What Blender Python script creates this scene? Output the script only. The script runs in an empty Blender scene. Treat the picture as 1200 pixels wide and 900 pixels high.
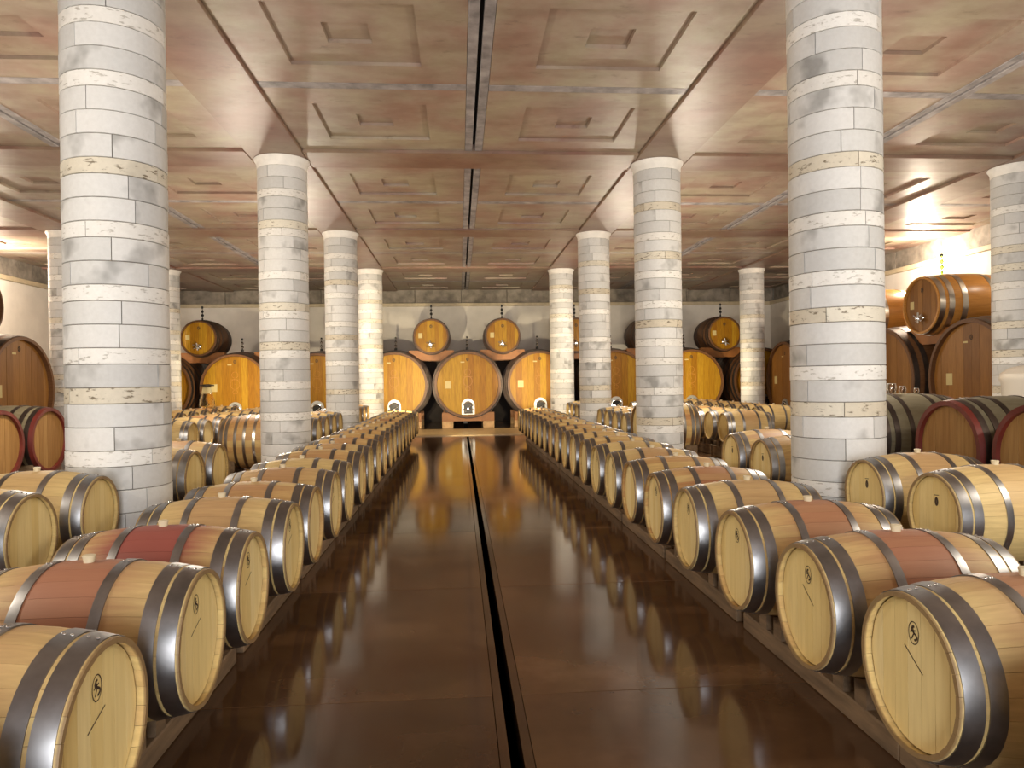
import bpy, math, random
from mathutils import Matrix, Vector, Euler

# ---------------------------------------------------------------- camera, world, lights, exposure
sc = bpy.context.scene
C = sc.collection
R = random.Random(7)
PI = math.pi

cam_d = bpy.data.cameras.new('camera'); cam = bpy.data.objects.new('camera', cam_d); C.objects.link(cam)
YAW, PITCH, ROLL, FPX, EYE = .0733, .0041, .0135, 840.25, 1.65
cam_d.sensor_fit = 'HORIZONTAL'; cam_d.sensor_width = 36.0; cam_d.lens = 36.0 * FPX / 1200.0
cam_d.clip_start = .05; cam_d.clip_end = 200
M = (Matrix.Translation((0, 0, EYE)) @ Matrix.Rotation(-YAW, 4, 'Z') @ Matrix.Rotation(PI/2 - PITCH, 4, 'X') @ Matrix.Rotation(-ROLL, 4, 'Z'))
cam.matrix_world = M
sc.camera = cam

world = bpy.data.worlds.new('world'); sc.world = world; world.use_nodes = True
world.node_tree.nodes['Background'].inputs[0].default_value = (1.0, .82, .62, 1)
world.node_tree.nodes['Background'].inputs[1].default_value = .05
sc.view_settings.view_transform = 'Standard'; sc.view_settings.look = 'None'
sc.view_settings.gamma = 1; sc.view_settings.use_curve_mapping = False
sc.view_settings.exposure = .8

def lamp(name, kind, loc, energy, color, size=.15, target=None, **kw):
    d = bpy.data.lights.new(name, kind); d.energy = energy; d.color = color
    if kind == 'AREA':
        d.shape = 'RECTANGLE'; d.size = size[0]; d.size_y = size[1]
    else:
        d.shadow_soft_size = size
    for k, v in kw.items(): setattr(d, k, v)
    o = bpy.data.objects.new(name, d); C.objects.link(o); o.location = loc
    if target is not None:
        o.rotation_euler = (Vector(target) - Vector(loc)).to_track_quat('-Z', 'Y').to_euler()
    return o

WARM = (1.0, .86, .68); COOL = (.95, .975, 1.0); AMBER = (1.0, .84, .55)
# daylight from the entrance behind the photographer
lamp('entrance_daylight', 'AREA', (.3, -6.0, 1.9), 560, COOL, (4.4, 3.2), (.3, 10, 2.1))
# uplights that stand low between the barrel rows
UP = math.radians(150)
for y in (1.6, 7.5, 13.6, 19.6):
    for x in (-3.3, 3.9):
        lamp('column_uplight', 'SPOT', (x, y, 1.25), 60, WARM, .12, (x, y, 9), spot_size=UP, spot_blend=.5)
for y in (3.0, 9.4, 15.4, 21.6):  # added fill points above the rows, no fixture, brightening barrel tops and heads
    for x in (-4.5, 5.1):
        lamp('row_fill', 'POINT', (x, y, 3.0), 150, (1.0, .90, .74), .15)
# uplights on the ledge of the side walls
for y, e in ((9.5, 50), (15.5, 80), (20.0, 360)):
    lamp('ledge_uplight', 'POINT', (-12.7, y, 4.85), e, WARM, .12)
    lamp('ledge_uplight', 'POINT', (12.8, y - 1, 4.85), e * .62, WARM, .12)
# low floods aimed at the casks of the far wall
def flood(p, t, e, deg): lamp('cask_flood', 'SPOT', p, e, AMBER, .04, t, spot_size=math.radians(deg), spot_blend=.5)
flood((-1.7, 17.4, 1.45), (-.6, 25.4, 2.3), 980, 64)
flood((2.2, 17.4, 1.45), (1.2, 25.4, 2.3), 520, 64)
flood((-1.30, 20.4, 1.25), (-1.85, 25.4, 1.75), 520, 30)
flood((1.85, 20.9, 1.25), (2.35, 25.4, 1.75), 560, 30)
flood((-6.4, 22.7, 1.35), (-7.6, 25.4, 1.9), 270, 85)
flood((7.0, 22.7, 1.35), (8.6, 25.4, 1.9), 270, 85)

# ---------------------------------------------------------------- materials
def newmat(name):
    m = bpy.data.materials.new(name); m.use_nodes = True
    nt = m.node_tree; b = nt.nodes['Principled BSDF']
    return m, nt, b
def N(nt, t, **kw):
    n = nt.nodes.new(t)
    for k, v in kw.items():
        if k in ('operation', 'blend_type', 'data_type', 'feature', 'attribute_type', 'attribute_name', 'noise_dimensions', 'distance', 'interpolation_type', 'use_clamp'):
            setattr(n, k, v)
        else:
            n.inputs[k].default_value = v
    return n
def L(nt, a, b): nt.links.new(a, b)
def math_(nt, op, a, b=None, clamp=False):
    n = nt.nodes.new('ShaderNodeMath'); n.operation = op; n.use_clamp = clamp
    for i, v in enumerate((a, b)):
        if v is None: continue
        if isinstance(v, (int, float)): n.inputs[i].default_value = v
        else: nt.links.new(v, n.inputs[i])
    return n.outputs[0]
def mix_(nt, fac, a, b, bt='MIX'):
    n = nt.nodes.new('ShaderNodeMix'); n.data_type = 'RGBA'; n.blend_type = bt
    for s, v in ((0, fac), (6, a), (7, b)):
        if isinstance(v, (int, float)): n.inputs[s].default_value = v
        elif isinstance(v, tuple): n.inputs[s].default_value = (*v, 1) if len(v) == 3 else v
        else: nt.links.new(v, n.inputs[s])
    return n.outputs[2]
def ramp_(nt, fac, stops):
    n = nt.nodes.new('ShaderNodeValToRGB'); e = n.color_ramp.elements
    while len(e) < len(stops): e.new(.5)
    for x, (p, c) in zip(e, stops):
        x.position = p; x.color = (*c, 1)
    nt.links.new(fac, n.inputs[0]); return n.outputs[0]
def noise_(nt, vec, scale, detail=3, rough=.55):
    n = nt.nodes.new('ShaderNodeTexNoise'); n.inputs['Scale'].default_value = scale
    n.inputs['Detail'].default_value = detail; n.inputs['Roughness'].default_value = rough
    if vec is not None: nt.links.new(vec, n.inputs['Vector'])
    return n.outputs[0]
def objvec(nt, scale=(1, 1, 1), rand=True):
    tc = nt.nodes.new('ShaderNodeTexCoord'); mp = nt.nodes.new('ShaderNodeMapping')
    mp.inputs['Scale'].default_value = scale
    nt.links.new(tc.outputs['Object'], mp.inputs['Vector'])
    oi = nt.nodes.new('ShaderNodeObjectInfo')
    if rand:
        v = nt.nodes.new('ShaderNodeVectorMath'); v.operation = 'SCALE'
        v.inputs[0].default_value = (31, 17, 23); nt.links.new(oi.outputs['Random'], v.inputs['Scale'])
        nt.links.new(v.outputs[0], mp.inputs['Location'])
    return mp.outputs[0], oi.outputs['Random'], tc.outputs['Object']
def bump_(nt, b, h, strength=.2, dist=.01):
    n = nt.nodes.new('ShaderNodeBump'); n.inputs['Strength'].default_value = strength; n.inputs['Distance'].default_value = dist
    nt.links.new(h, n.inputs['Height']); nt.links.new(n.outputs[0], b.inputs['Normal'])
def simple(name, col, rough=.5, metal=0.0, var=.0, nscale=6, stretch=(1, 1, 1), bump=0.0):
    m, nt, b = newmat(name)
    v, r, o = objvec(nt, stretch)
    n = noise_(nt, v, nscale, 4)
    lo = tuple(max(0, c * (1 - var)) for c in col); hi = tuple(min(1, c * (1 + var)) for c in col)
    L(nt, ramp_(nt, n, [(.3, lo), (.7, hi)]), b.inputs['Base Color'])
    b.inputs['Roughness'].default_value = rough; b.inputs['Metallic'].default_value = metal
    if bump: bump_(nt, b, n, bump)
    return m

def barrel_wood(name, per_stave):
    """pale toasted oak; wine has coloured the middle third (object property 'stain')"""
    m, nt, b = newmat(name)
    v, r, o = objvec(nt, (1.2, 14, 14))
    g = noise_(nt, v, 3, 4)
    sep = nt.nodes.new('ShaderNodeSeparateXYZ'); L(nt, o, sep.inputs[0])
    if per_stave:
        tone = r
    else:
        ang = math_(nt, 'ARCTAN2', sep.outputs[1], sep.outputs[2])
        idx = math_(nt, 'FLOOR', math_(nt, 'MULTIPLY', ang, 26 / (2 * PI)))
        idx = math_(nt, 'ADD', idx, math_(nt, 'MULTIPLY', r, 97.0))
        w = nt.nodes.new('ShaderNodeTexWhiteNoise'); w.noise_dimensions = '1D'; L(nt, idx, w.inputs['W']); tone = w.outputs[0]
    base = ramp_(nt, tone, [(0, (.50, .24, .085)), (.45, (.60, .345, .125)), (.8, (.70, .48, .185)), (1, (.74, .55, .23))])
    at = nt.nodes.new('ShaderNodeAttribute'); at.attribute_type = 'OBJECT'; at.attribute_name = 'tone'
    base = mix_(nt, at.outputs['Fac'], base, (.76, .58, .25))
    base = mix_(nt, .55, base, ramp_(nt, g, [(.25, (.55, .5, .45)), (.75, (1, 1, 1))]), 'MULTIPLY')
    st = nt.nodes.new('ShaderNodeAttribute'); st.attribute_type = 'OBJECT'; st.attribute_name = 'stain'
    ax = math_(nt, 'ABSOLUTE', sep.outputs[0])
    n2 = noise_(nt, v, 1.3, 2)
    band = math_(nt, 'SUBTRACT', math_(nt, 'ADD', .29, math_(nt, 'MULTIPLY', n2, .25)), ax)
    band = math_(nt, 'MULTIPLY', band, 4.0, True)
    if not per_stave:
        up = math_(nt, 'MULTIPLY', math_(nt, 'ADD', sep.outputs[2], .12), 3.2, True); band = math_(nt, 'MULTIPLY', band, up)
    core = math_(nt, 'MULTIPLY', math_(nt, 'SUBTRACT', .165, ax), 40, True)
    amt = math_(nt, 'MULTIPLY', st.outputs['Fac'], math_(nt, 'ADD', math_(nt, 'MULTIPLY', band, .42), math_(nt, 'MULTIPLY', core, .26)), True)
    col = mix_(nt, amt, base, (.30, .075, .055))
    rim = math_(nt, 'MULTIPLY', math_(nt, 'SUBTRACT', ax, .462), 120, True)
    col = mix_(nt, math_(nt, 'MULTIPLY', rim, .85), col, (.20, .115, .05))
    L(nt, col, b.inputs['Base Color']); b.inputs['Roughness'].default_value = .55
    bump_(nt, b, g, .12, .004)
    return m

def head_wood(name, stops, rough=.5, stretch=(14, 14, 1.1), gl=.5):
    m, nt, b = newmat(name)
    v, r, o = objvec(nt, stretch)
    g = noise_(nt, v, 2.6, 5)
    base = ramp_(nt, r, stops)
    col = mix_(nt, gl, base, ramp_(nt, g, [(.25, (.50, .40, .30)), (.6, (1, 1, 1))]), 'MULTIPLY')
    L(nt, col, b.inputs['Base Color']); b.inputs['Roughness'].default_value = rough; b.inputs['Specular IOR Level'].default_value = .22
    bump_(nt, b, g, .1, .003)
    return m

def stone(name, stops, pits=0.0, smudge=.5):
    m, nt, b = newmat(name)
    v, r, o = objvec(nt, (1, 1, 1))
    base = ramp_(nt, r, stops)
    n = noise_(nt, v, 2.2, 3, .5); n2 = noise_(nt, v, 26, 4, .6)
    sm = ramp_(nt, n, [(.29, (.34, .33, .31)), (.41, (.99, .99, .98))])
    col = mix_(nt, smudge, base, sm, 'MULTIPLY')
    col = mix_(nt, .3, col, ramp_(nt, n2, [(.3, (.72, .71, .69)), (.7, (1, 1, 1))]), 'MULTIPLY')
    h = n2
    if pits:
        mp = nt.nodes.new('ShaderNodeMapping'); mp.inputs['Scale'].default_value = (7, 7, 22); L(nt, v, mp.inputs[0])
        p = noise_(nt, mp.outputs[0], 1.6, 4, .6)
        pm = math_(nt, 'MULTIPLY', math_(nt, 'SUBTRACT', p, .58), 14, True)
        col = mix_(nt, math_(nt, 'MULTIPLY', pm, pits), col, (.16, .12, .07))
        h = math_(nt, 'SUBTRACT', n2, pm)
    L(nt, col, b.inputs['Base Color']); b.inputs['Roughness'].default_value = .62
    bump_(nt, b, h, .25, .006)
    return m

def ceiling_mat(name, tint):
    m, nt, b = newmat(name)
    tc = nt.nodes.new('ShaderNodeNewGeometry')
    n1 = noise_(nt, tc.outputs['Position'], .9, 4, .6); n2 = noise_(nt, tc.outputs['Position'], 7, 5, .65)
    mp = nt.nodes.new('ShaderNodeMapping'); mp.inputs['Scale'].default_value = (.8, 1.7, 1); L(nt, tc.outputs['Position'], mp.inputs[0])
    n3 = noise_(nt, mp.outputs[0], 1.6, 4, .6)
    a = ramp_(nt, n1, [(.36, (.315, .195, .15)), (.5, (.345, .26, .195)), (.62, (.365, .305, .215))])
    a = mix_(nt, .5, a, ramp_(nt, n3, [(.36, (.62, .52, .48)), (.58, (1, 1, 1))]), 'MULTIPLY')
    a = mix_(nt, .25, a, ramp_(nt, n2, [(.3, (.6, .55, .5)), (.7, (1, 1, 1))]), 'MULTIPLY')
    n4 = noise_(nt, mp.outputs[0], 3.1, 5, .7)
    a = mix_(nt, .55, a, ramp_(nt, n4, [(.28, (.42, .36, .34)), (.40, (1, 1, 1))]), 'MULTIPLY')
    a = mix_(nt, 1.0, a, tint, 'MULTIPLY')
    L(nt, a, b.inputs['Base Color']); b.inputs['Roughness'].default_value = .42
    bump_(nt, b, n2, .15, .006)
    return m

def floor_mat(name):
    m, nt, b = newmat(name)
    g = nt.nodes.new('ShaderNodeNewGeometry'); oi = nt.nodes.new('ShaderNodeObjectInfo')
    n1 = noise_(nt, g.outputs['Position'], 1.4, 5, .6); n2 = noise_(nt, g.outputs['Position'], 14, 4, .6)
    a = ramp_(nt, n1, [(.3, (.080, .040, .019)), (.55, (.108, .055, .026)), (.75, (.155, .085, .044))])
    a = mix_(nt, 1.0, a, ramp_(nt, oi.outputs['Random'], [(0, (.55, .53, .53)), (.5, (.95, .93, .9)), (1, (1.3, 1.25, 1.2))]), 'MULTIPLY')
    L(nt, a, b.inputs['Base Color'])
    rr = nt.nodes.new('ShaderNodeMapRange'); rr.inputs['To Min'].default_value = .05; rr.inputs['To Max'].default_value = .15
    L(nt, n1, rr.inputs['Value']); L(nt, rr.outputs[0], b.inputs['Roughness'])
    b.inputs['IOR'].default_value = 1.5
    bump_(nt, b, n2, .02, .004)
    return m

MAT = {}
MAT['stave'] = barrel_wood('oak_stave', True)
MAT['body'] = barrel_wood('oak_barrel', False)
MAT['head'] = head_wood('oak_head', [(0, (.77, .58, .24)), (.5, (.82, .64, .29)), (1, (.86, .70, .36))], gl=.22)
MAT['cask_head'] = head_wood('cask_head', [(0, (.27, .112, .006)), (.5, (.34, .165, .009)), (1, (.42, .235, .016))], .48, gl=.7)
MAT['cask_head_brown'] = head_wood('cask_head_brown', [(0, (.19, .080, .018)), (.5, (.25, .11, .025)), (1, (.30, .14, .035))], .42)
MAT['cask_body'] = head_wood('cask_body', [(0, (.10, .045, .02)), (1, (.16, .075, .032))], .45, (1.1, 10, 10))
MAT['cask_body_amber'] = head_wood('cask_body_amber', [(0, (.42, .19, .04)), (1, (.50, .24, .06))], .3, (1.1, 10, 10))
MAT['tonneau_body'] = head_wood('tonneau_body', [(0, (.15, .13, .085)), (1, (.26, .22, .14))], .6, (1.1, 10, 10))
MAT['tonneau_head'] = head_wood('tonneau_head', [(0, (.30, .15, .045)), (1, (.38, .21, .07))], .5)
MAT['red_rim'] = simple('red_painted_wood', (.13, .018, .012), .45, var=.25)
MAT['hoop'] = simple('galvanised_hoop', (.30, .295, .30), .38, 1.0, .3, 5)
MAT['hoop_bright'] = simple('bright_hoop', (.50, .48, .44), .28, 1.0, .2, 5)
MAT['hoop_dark'] = simple('dark_hoop', (.075, .055, .045), .42, .7, .3, 5)
MAT['rivet'] = simple('rivet_steel', (.7, .7, .7), .22, 1.0)
MAT['bung'] = simple('silicone_bung', (.66, .56, .37), .5)
MAT['ink'] = simple('burnt_mark', (.055, .03, .015), .7)
MAT['rack'] = simple('rack_timber', (.17, .105, .055), .7, var=.35, nscale=3, stretch=(8, 1, 8), bump=.2)
MAT['grey_stone'] = stone('grey_stone', [(0, (.58, .575, .565)), (.5, (.67, .665, .655)), (1, (.75, .74, .725))], 0, .7)
MAT['white_stone'] = stone('white_travertine', [(0, (.80, .775, .73)), (1, (.87, .855, .82))], .5, .14)
MAT['cream_stone'] = stone('cream_travertine', [(0, (.64, .57, .45)), (1, (.76, .71, .60))], .9, .25)
MAT['mortar'] = simple('mortar', (.20, .18, .15), .9, var=.3)
MAT['capital'] = simple('capital_plaster', (.84, .81, .76), .6, var=.08)
MAT['ceil_panel'] = ceiling_mat('ceiling_panel', (1.0, 1.0, 1.0))
MAT['ceil_beam'] = ceiling_mat('ceiling_beam', (.78, .67, .65))
MAT['ceil_strip'] = simple('grey_joint_strip', (.27, .24, .235), .55, var=.45, nscale=4, bump=.2)
MAT['black'] = simple('black_gap', (.006, .005, .005), .8)
MAT['plaster'] = simple('white_plaster', (.80, .75, .68), .7, var=.06, nscale=2)
MAT['gap_shade'] = simple('painted_gap_shade', (.035, .022, .015), .7, var=.2)  # near-black brown that stands in for the shade between the back casks
MAT['cornice'] = simple('cornice_stone', (.60, .50, .34), .6, var=.1)
MAT['concrete'] = simple('rough_concrete', (.26, .225, .185), .85, var=.4, nscale=3, bump=.4)
MAT['floor'] = floor_mat('polished_floor')
MAT['floor_edge'] = simple('pale_stone_border', (.44, .31, .155), .35, var=.2)
MAT['steel'] = simple('stainless_steel', (.50, .50, .48), .5, 1.0, .05)
MAT['tap_steel'] = simple('polished_steel', (.75, .75, .74), .2, 1.0, .05)
MAT['dark_metal'] = simple('dark_metal', (.03, .028, .026), .4, .6)
MAT['tag'] = simple('cream_paper', (.52, .42, .19), .6, var=.05)
MAT['stand'] = simple('terracotta_timber', (.25, .092, .018), .55, var=.25, nscale=3)
MAT['stand_end'] = simple('pale_timber_leg', (.40, .235, .10), .6, var=.3, nscale=4)
MAT['white_plastic'] = simple('white_plastic', (.80, .74, .64), .4)
def glass(name, col, rough=.05):
    m, nt, b = newmat(name)
    b.inputs['Base Color'].default_value = (*col, 1); b.inputs['Roughness'].default_value = rough
    b.inputs['Transmission Weight'].default_value = 1.0; b.inputs['IOR'].default_value = 1.45
    return m
MAT['glass'] = glass('clear_glass', (.95, .9, .82)); MAT['green_glass'] = glass('green_glass', (.45, .85, .12)); MAT['amber_glass'] = glass('amber_glass', (1.0, .9, .62))

# ---------------------------------------------------------------- mesh helpers
def mk(name, V, F, mat, angle=35, mats=None):
    me = bpy.data.meshes.new(name); me.from_pydata([tuple(v) for v in V], [], F); me.validate(); me.update()
    import bmesh
    bm = bmesh.new(); bm.from_mesh(me); bmesh.ops.recalc_face_normals(bm, faces=bm.faces); bm.to_mesh(me); bm.free()
    me.materials.append(MAT[mat])
    if angle:
        me.shade_smooth(); me.set_sharp_from_angle(angle=math.radians(angle))
    return me
def join(*parts):
    V, F = [], []
    for v, f in parts:
        k = len(V); V += list(v); F += [tuple(i + k for i in q) for q in f]
    return V, F
def box(x0, x1, y0, y1, z0, z1):
    V = [(x, y, z) for x in (x0, x1) for y in (y0, y1) for z in (z0, z1)]
    return V, [(0, 1, 3, 2), (4, 6, 7, 5), (0, 4, 5, 1), (2, 3, 7, 6), (0, 2, 6, 4), (1, 5, 7, 3)]
def bbox(x0, x1, y0, y1, z0, z1, b=.01):
    """box with bevelled long edges (all twelve)"""
    import bmesh
    bm = bmesh.new(); V, F = box(x0, x1, y0, y1, z0, z1)
    vs = [bm.verts.new(v) for v in V]
    for f in F: bm.faces.new([vs[i] for i in f])
    bmesh.ops.bevel(bm, geom=list(bm.edges), offset=b, segments=1, affect='EDGES')
    bm.verts.index_update()
    out = [tuple(v.co) for v in bm.verts], [tuple(v.index for v in f.verts) for f in bm.faces]
    bm.free(); return out
def lathe(prof, n=32, axis='X', closed=False, caps=(False, False), a0=0.0):
    V, F = [], []
    for (t, r) in prof:
        for i in range(n):
            a = a0 + 2 * PI * i / n; c, s = math.cos(a) * r, math.sin(a) * r
            V.append((t, c, s) if axis == 'X' else (c, s, t))
    m = len(prof)
    for j in range(m if closed else m - 1):
        k = (j + 1) % m
        for i in range(n):
            F.append((j * n + i, j * n + (i + 1) % n, k * n + (i + 1) % n, k * n + i))
    if caps[0]: F.append(tuple(range(n)))
    if caps[1]: F.append(tuple((m - 1) * n + i for i in range(n)))
    return V, F
def tube(pts, r, n=8):
    V, F = [], []
    pts = [Vector(p) for p in pts]
    for k, p in enumerate(pts):
        d = (pts[min(k + 1, len(pts) - 1)] - pts[max(k - 1, 0)]).normalized()
        u = d.orthogonal().normalized(); w = d.cross(u)
        if k: 
            u = (pu - d * pu.dot(d)).normalized(); w = d.cross(u)
        pu = u
        for i in range(n):
            a = 2 * PI * i / n; V.append(tuple(p + (u * math.cos(a) + w * math.sin(a)) * r))
    for k in range(len(pts) - 1):
        for i in range(n): F.append((k * n + i, k * n + (i + 1) % n, (k + 1) * n + (i + 1) % n, (k + 1) * n + i))
    F.append(tuple(range(n))); F.append(tuple((len(pts) - 1) * n + i for i in range(n)))
    return V, F
def shift(vf, d=(0, 0, 0)):
    return [(x + d[0], y + d[1], z + d[2]) for x, y, z in vf[0]], vf[1]
def prism(poly, x0, x1):
    """polygon in (y,z) extruded along x"""
    n = len(poly); V = [(x0, y, z) for y, z in poly] + [(x1, y, z) for y, z in poly]
    return V, [tuple(range(n)), tuple(range(n, 2 * n))] + [(i, (i + 1) % n, n + (i + 1) % n, n + i) for i in range(n)]

def obj(name, me, parent=None, loc=(0, 0, 0), rot=(0, 0, 0)):
    o = bpy.data.objects.new(name, me); C.objects.link(o); o.location = loc; o.rotation_euler = rot
    if parent is not None: o.parent = parent
    return o
def thing(name, label, cat, loc, rz=0.0, group=None):
    o = bpy.data.objects.new(name, None); C.objects.link(o); o.location = loc; o.rotation_euler = (0, 0, rz)
    o.empty_display_size = .1
    o['label'] = label; o['category'] = cat
    if group: o['group'] = group
    return o
def struct(name, me, parent=None, loc=(0, 0, 0)):
    o = obj(name, me, parent, loc)
    if parent is None: o['kind'] = 'structure'
    return o
def children(o): return [c for c in bpy.data.objects if c.parent is o]
ORD = ['zeroth', 'first', 'second', 'third', 'fourth', 'fifth', 'sixth', 'seventh', 'eighth', 'ninth', 'tenth', 'eleventh', 'twelfth', 'thirteenth', 'fourteenth', 'fifteenth', 'sixteenth', 'seventeenth', 'eighteenth', 'nineteenth', 'twentieth', 'twenty-first', 'twenty-second', 'twenty-third', 'twenty-fourth']

# ---------------------------------------------------------------- room
XL0, XR0, YB, YF = -13.2, 13.45, 30.1, -9.0
ZB, ZP = 5.46, 5.51            # underside of beams and of panels
fl = struct('floor', mk('floor', *box(XL0 - .3, XR0 + .3, YF - .3, YB + .6, -.25, -.13), 'black', 0))
GX = .2282                     # drain slot in the floor
xs = [XL0, -8.6, -4.2, -1.95, GX - .075, GX + .075, 2.45, 4.7, 9.0, XR0]
ys = [YF, -5, -2.5, 0, 1.9, 3.75, 5.75, 7.9, 10.1, 12.4, 14.8, 17.2, 19.5, 21.8, 26, YB]
for i in range(len(xs) - 1):
    if i == 4: continue
    for j in range(len(ys) - 1):
        w, d = xs[i + 1] - xs[i], ys[j + 1] - ys[j]
        g = .002
        me = mk('floor_slab', *bbox(-w/2 + g, w/2 - g, -d/2 + g, d/2 - g, -.13, 0, .002), 'floor', 0)
        struct('floor_slab', me, fl, ((xs[i] + xs[i + 1]) / 2, (ys[j] + ys[j + 1]) / 2, 0))
for s in (-1, 1):
    struct('drain_edge', mk('drain_edge', *bbox(-.022, .022, YF, 21.8, -.13, .0, .001), 'floor', 0), fl, (GX + s * .052, 0, 0))
struct('drain_bed', mk('drain_bed', *box(-.03, .03, YF, 21.8, -.16, -.13), 'black', 0), fl, (GX, 0, 0))
struct('trim_1', mk('stone_border', *bbox(-9.0, 10.5, 21.9, 24.9, -.02, .025, .01), 'floor_edge', 0))

WT = 4.80                      # top of the plastered wall, underside of its cornice
struct('wall_back', mk('wall_back', *box(XL0 - .3, XR0 + .3, YB, YB + .3, 0, WT), 'plaster', 0))
struct('wall_left', mk('wall_left', *box(XL0 - .3, XL0, YF, YB, 0, WT), 'plaster', 0))
struct('wall_right', mk('wall_right', *box(XR0, XR0 + .3, YF, YB, 0, WT), 'plaster', 0))
struct('wall_front', mk('wall_front', *box(XL0 - .3, XR0 + .3, YF - .3, YF, 0, 5.7), 'plaster', 0))
struct('trim_2', mk('cornice_back', *bbox(XL0, XR0, YB - .08, YB + .5, WT, 4.94, .012), 'cornice', 0))
struct('trim_3', mk('cornice_left', *bbox(XL0 - .5, XL0 + .08, YF, YB - .08, WT, 4.94, .012), 'cornice', 0))
struct('trim_4', mk('cornice_right', *bbox(XR0 - .08, XR0 + .5, YF, YB - .08, WT, 4.94, .012), 'cornice', 0))
struct('shade_trim_8', mk('gap_shade_band', *bbox(XL0, XR0, YB - .03, YB + .02, 0, 2.75, .005), 'gap_shade', 0))  # added band: shade of the cask gaps painted along the back wall
# rough concrete band between cornice and ceiling, cast in separate panels
def band(name, x0, y0, x1, y1, n, thick):
    root = None
    for k in range(n):
        a, b_ = k / n, (k + 1) / n
        off = R.uniform(-.012, .012)
        if y0 == y1:
            me = mk('concrete_block', *bbox(x0 + (x1 - x0) * a + .008, x0 + (x1 - x0) * b_ - .008, y0 + off, y0 + thick, 4.94, 5.56, .01), 'concrete', 0)
        else:
            xa, xb = (x0 - thick, x0 - off) if x0 < 0 else (x0 + off, x0 + thick)
            me = mk('concrete_block', *bbox(xa, xb, y0 + (y1 - y0) * a + .008, y0 + (y1 - y0) * b_ - .008, 4.94, 5.56, .01), 'concrete', 0)
        if root is None: root = struct(name, me)
        else: struct('concrete_block', me, root)
band('trim_5', XL0 - .2, YB + .12, XR0 + .2, YB + .12, 14, .3)
band('trim_6', XL0 - .15, YF, XL0 - .15, YB, 18, .3)
band('trim_7', XR0 + .15, YF, XR0 + .15, YB, 18, .3)

ce = struct('ceiling', mk('ceiling', *box(XL0 - .6, XR0 + .6, YF - .3, YB + .6, 5.66, 5.8), 'ceil_beam', 0))
BX = [-9.65, -2.99, 3.57, 10.3]; BW = .46
BY = [-5.6, .43, 6.45, 12.45, 18.55, 24.57]; BH = .43
for x in BX:
    struct('ceiling_beam', mk('long_beam', *bbox(x - BW, x + BW, YF, YB + .1, ZB, 5.66, .012), 'ceil_beam', 0), ce)
xe = [XL0 - .5] + BX + [XR0 + .5]
ye = [YF] + BY + [YB + .1]
for y in BY:
    for i in range(len(xe) - 1):
        a = xe[i] + (BW if i else 0); b_ = xe[i + 1] - (BW if i < len(xe) - 2 else 0)
        struct('ceiling_beam', mk('cross_beam', *bbox(a + .003, b_ - .003, y - BH, y + BH, ZB, 5.66, .012), 'ceil_beam', 0), ce)
def coffer(w, d):
    """panel w x d hanging at ZP, with a square recess and a smaller recess inside it"""
    V, F = [], []
    cw, cd = w * .292, d * .292
    iw, id_ = w * .094, d * .094
    def ring(hw, hd, z):
        k = len(V); V.extend([(-hw, -hd, z), (hw, -hd, z), (hw, hd, z), (-hw, hd, z)]); return k
    k0 = ring(w/2, d/2, .12); k1 = ring(w/2, d/2, 0); k2 = ring(cw, cd, 0); k3 = ring(cw - .004, cd - .004, .042); k4 = ring(iw, id_, .042); k5 = ring(iw - .004, id_ - .004, .085)
    for a, b_ in ((k0, k1), (k1, k2), (k2, k3), (k3, k4), (k4, k5)):
        for i in range(4): F.append((a + i, a + (i + 1) % 4, b_ + (i + 1) % 4, b_ + i))
    F.append((k5, k5 + 1, k5 + 2, k5 + 3))
    return mk('ceiling_panel', V, F, 'ceil_panel', 0)
SW, SD = .145, .095
for i in range(len(xe) - 1):
    a = xe[i] + (BW if i else 0); b_ = xe[i + 1] - (BW if i < len(xe) - 2 else 0)
    if b_ - a > 4:
        mx = (a + b_) / 2; xr = [(a, mx - SW), (mx + SW, b_)]
    else:
        mx = None; xr = [(a, b_)]
    for j in range(len(ye) - 1):
        c = ye[j] + (BH if j else 0); d = ye[j + 1] - (BH if j < len(ye) - 2 else 0)
        my = (c + d) / 2
        yr = [(c, my - SD), (my + SD, d)]
        for (p, q) in xr:
            for (r_, s_) in yr:
                struct('ceiling_panel', coffer(q - p - .006, s_ - r_ - .006), ce, ((p + q) / 2, (r_ + s_) / 2, ZP))
            struct('joint_strip', mk('joint_strip', *bbox(p + .003, q - .003, my - SD + .004, my + SD - .004, ZP - .004, 5.66, .006), 'ceil_strip', 0), ce)
        if mx:
            for sg in (-1, 1):
                xa, xb = sorted((mx + sg * .024, mx + sg * (SW - .003)))
                struct('joint_strip', mk('joint_strip', *bbox(xa, xb, c + .003, d - .003, ZP - .006, 5.66, .006), 'ceil_strip', 0), ce)
            struct('joint_gap', mk('joint_gap', *box(mx - .03, mx + .03, c, d, 5.62, 5.655), 'black', 0), ce)

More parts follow.
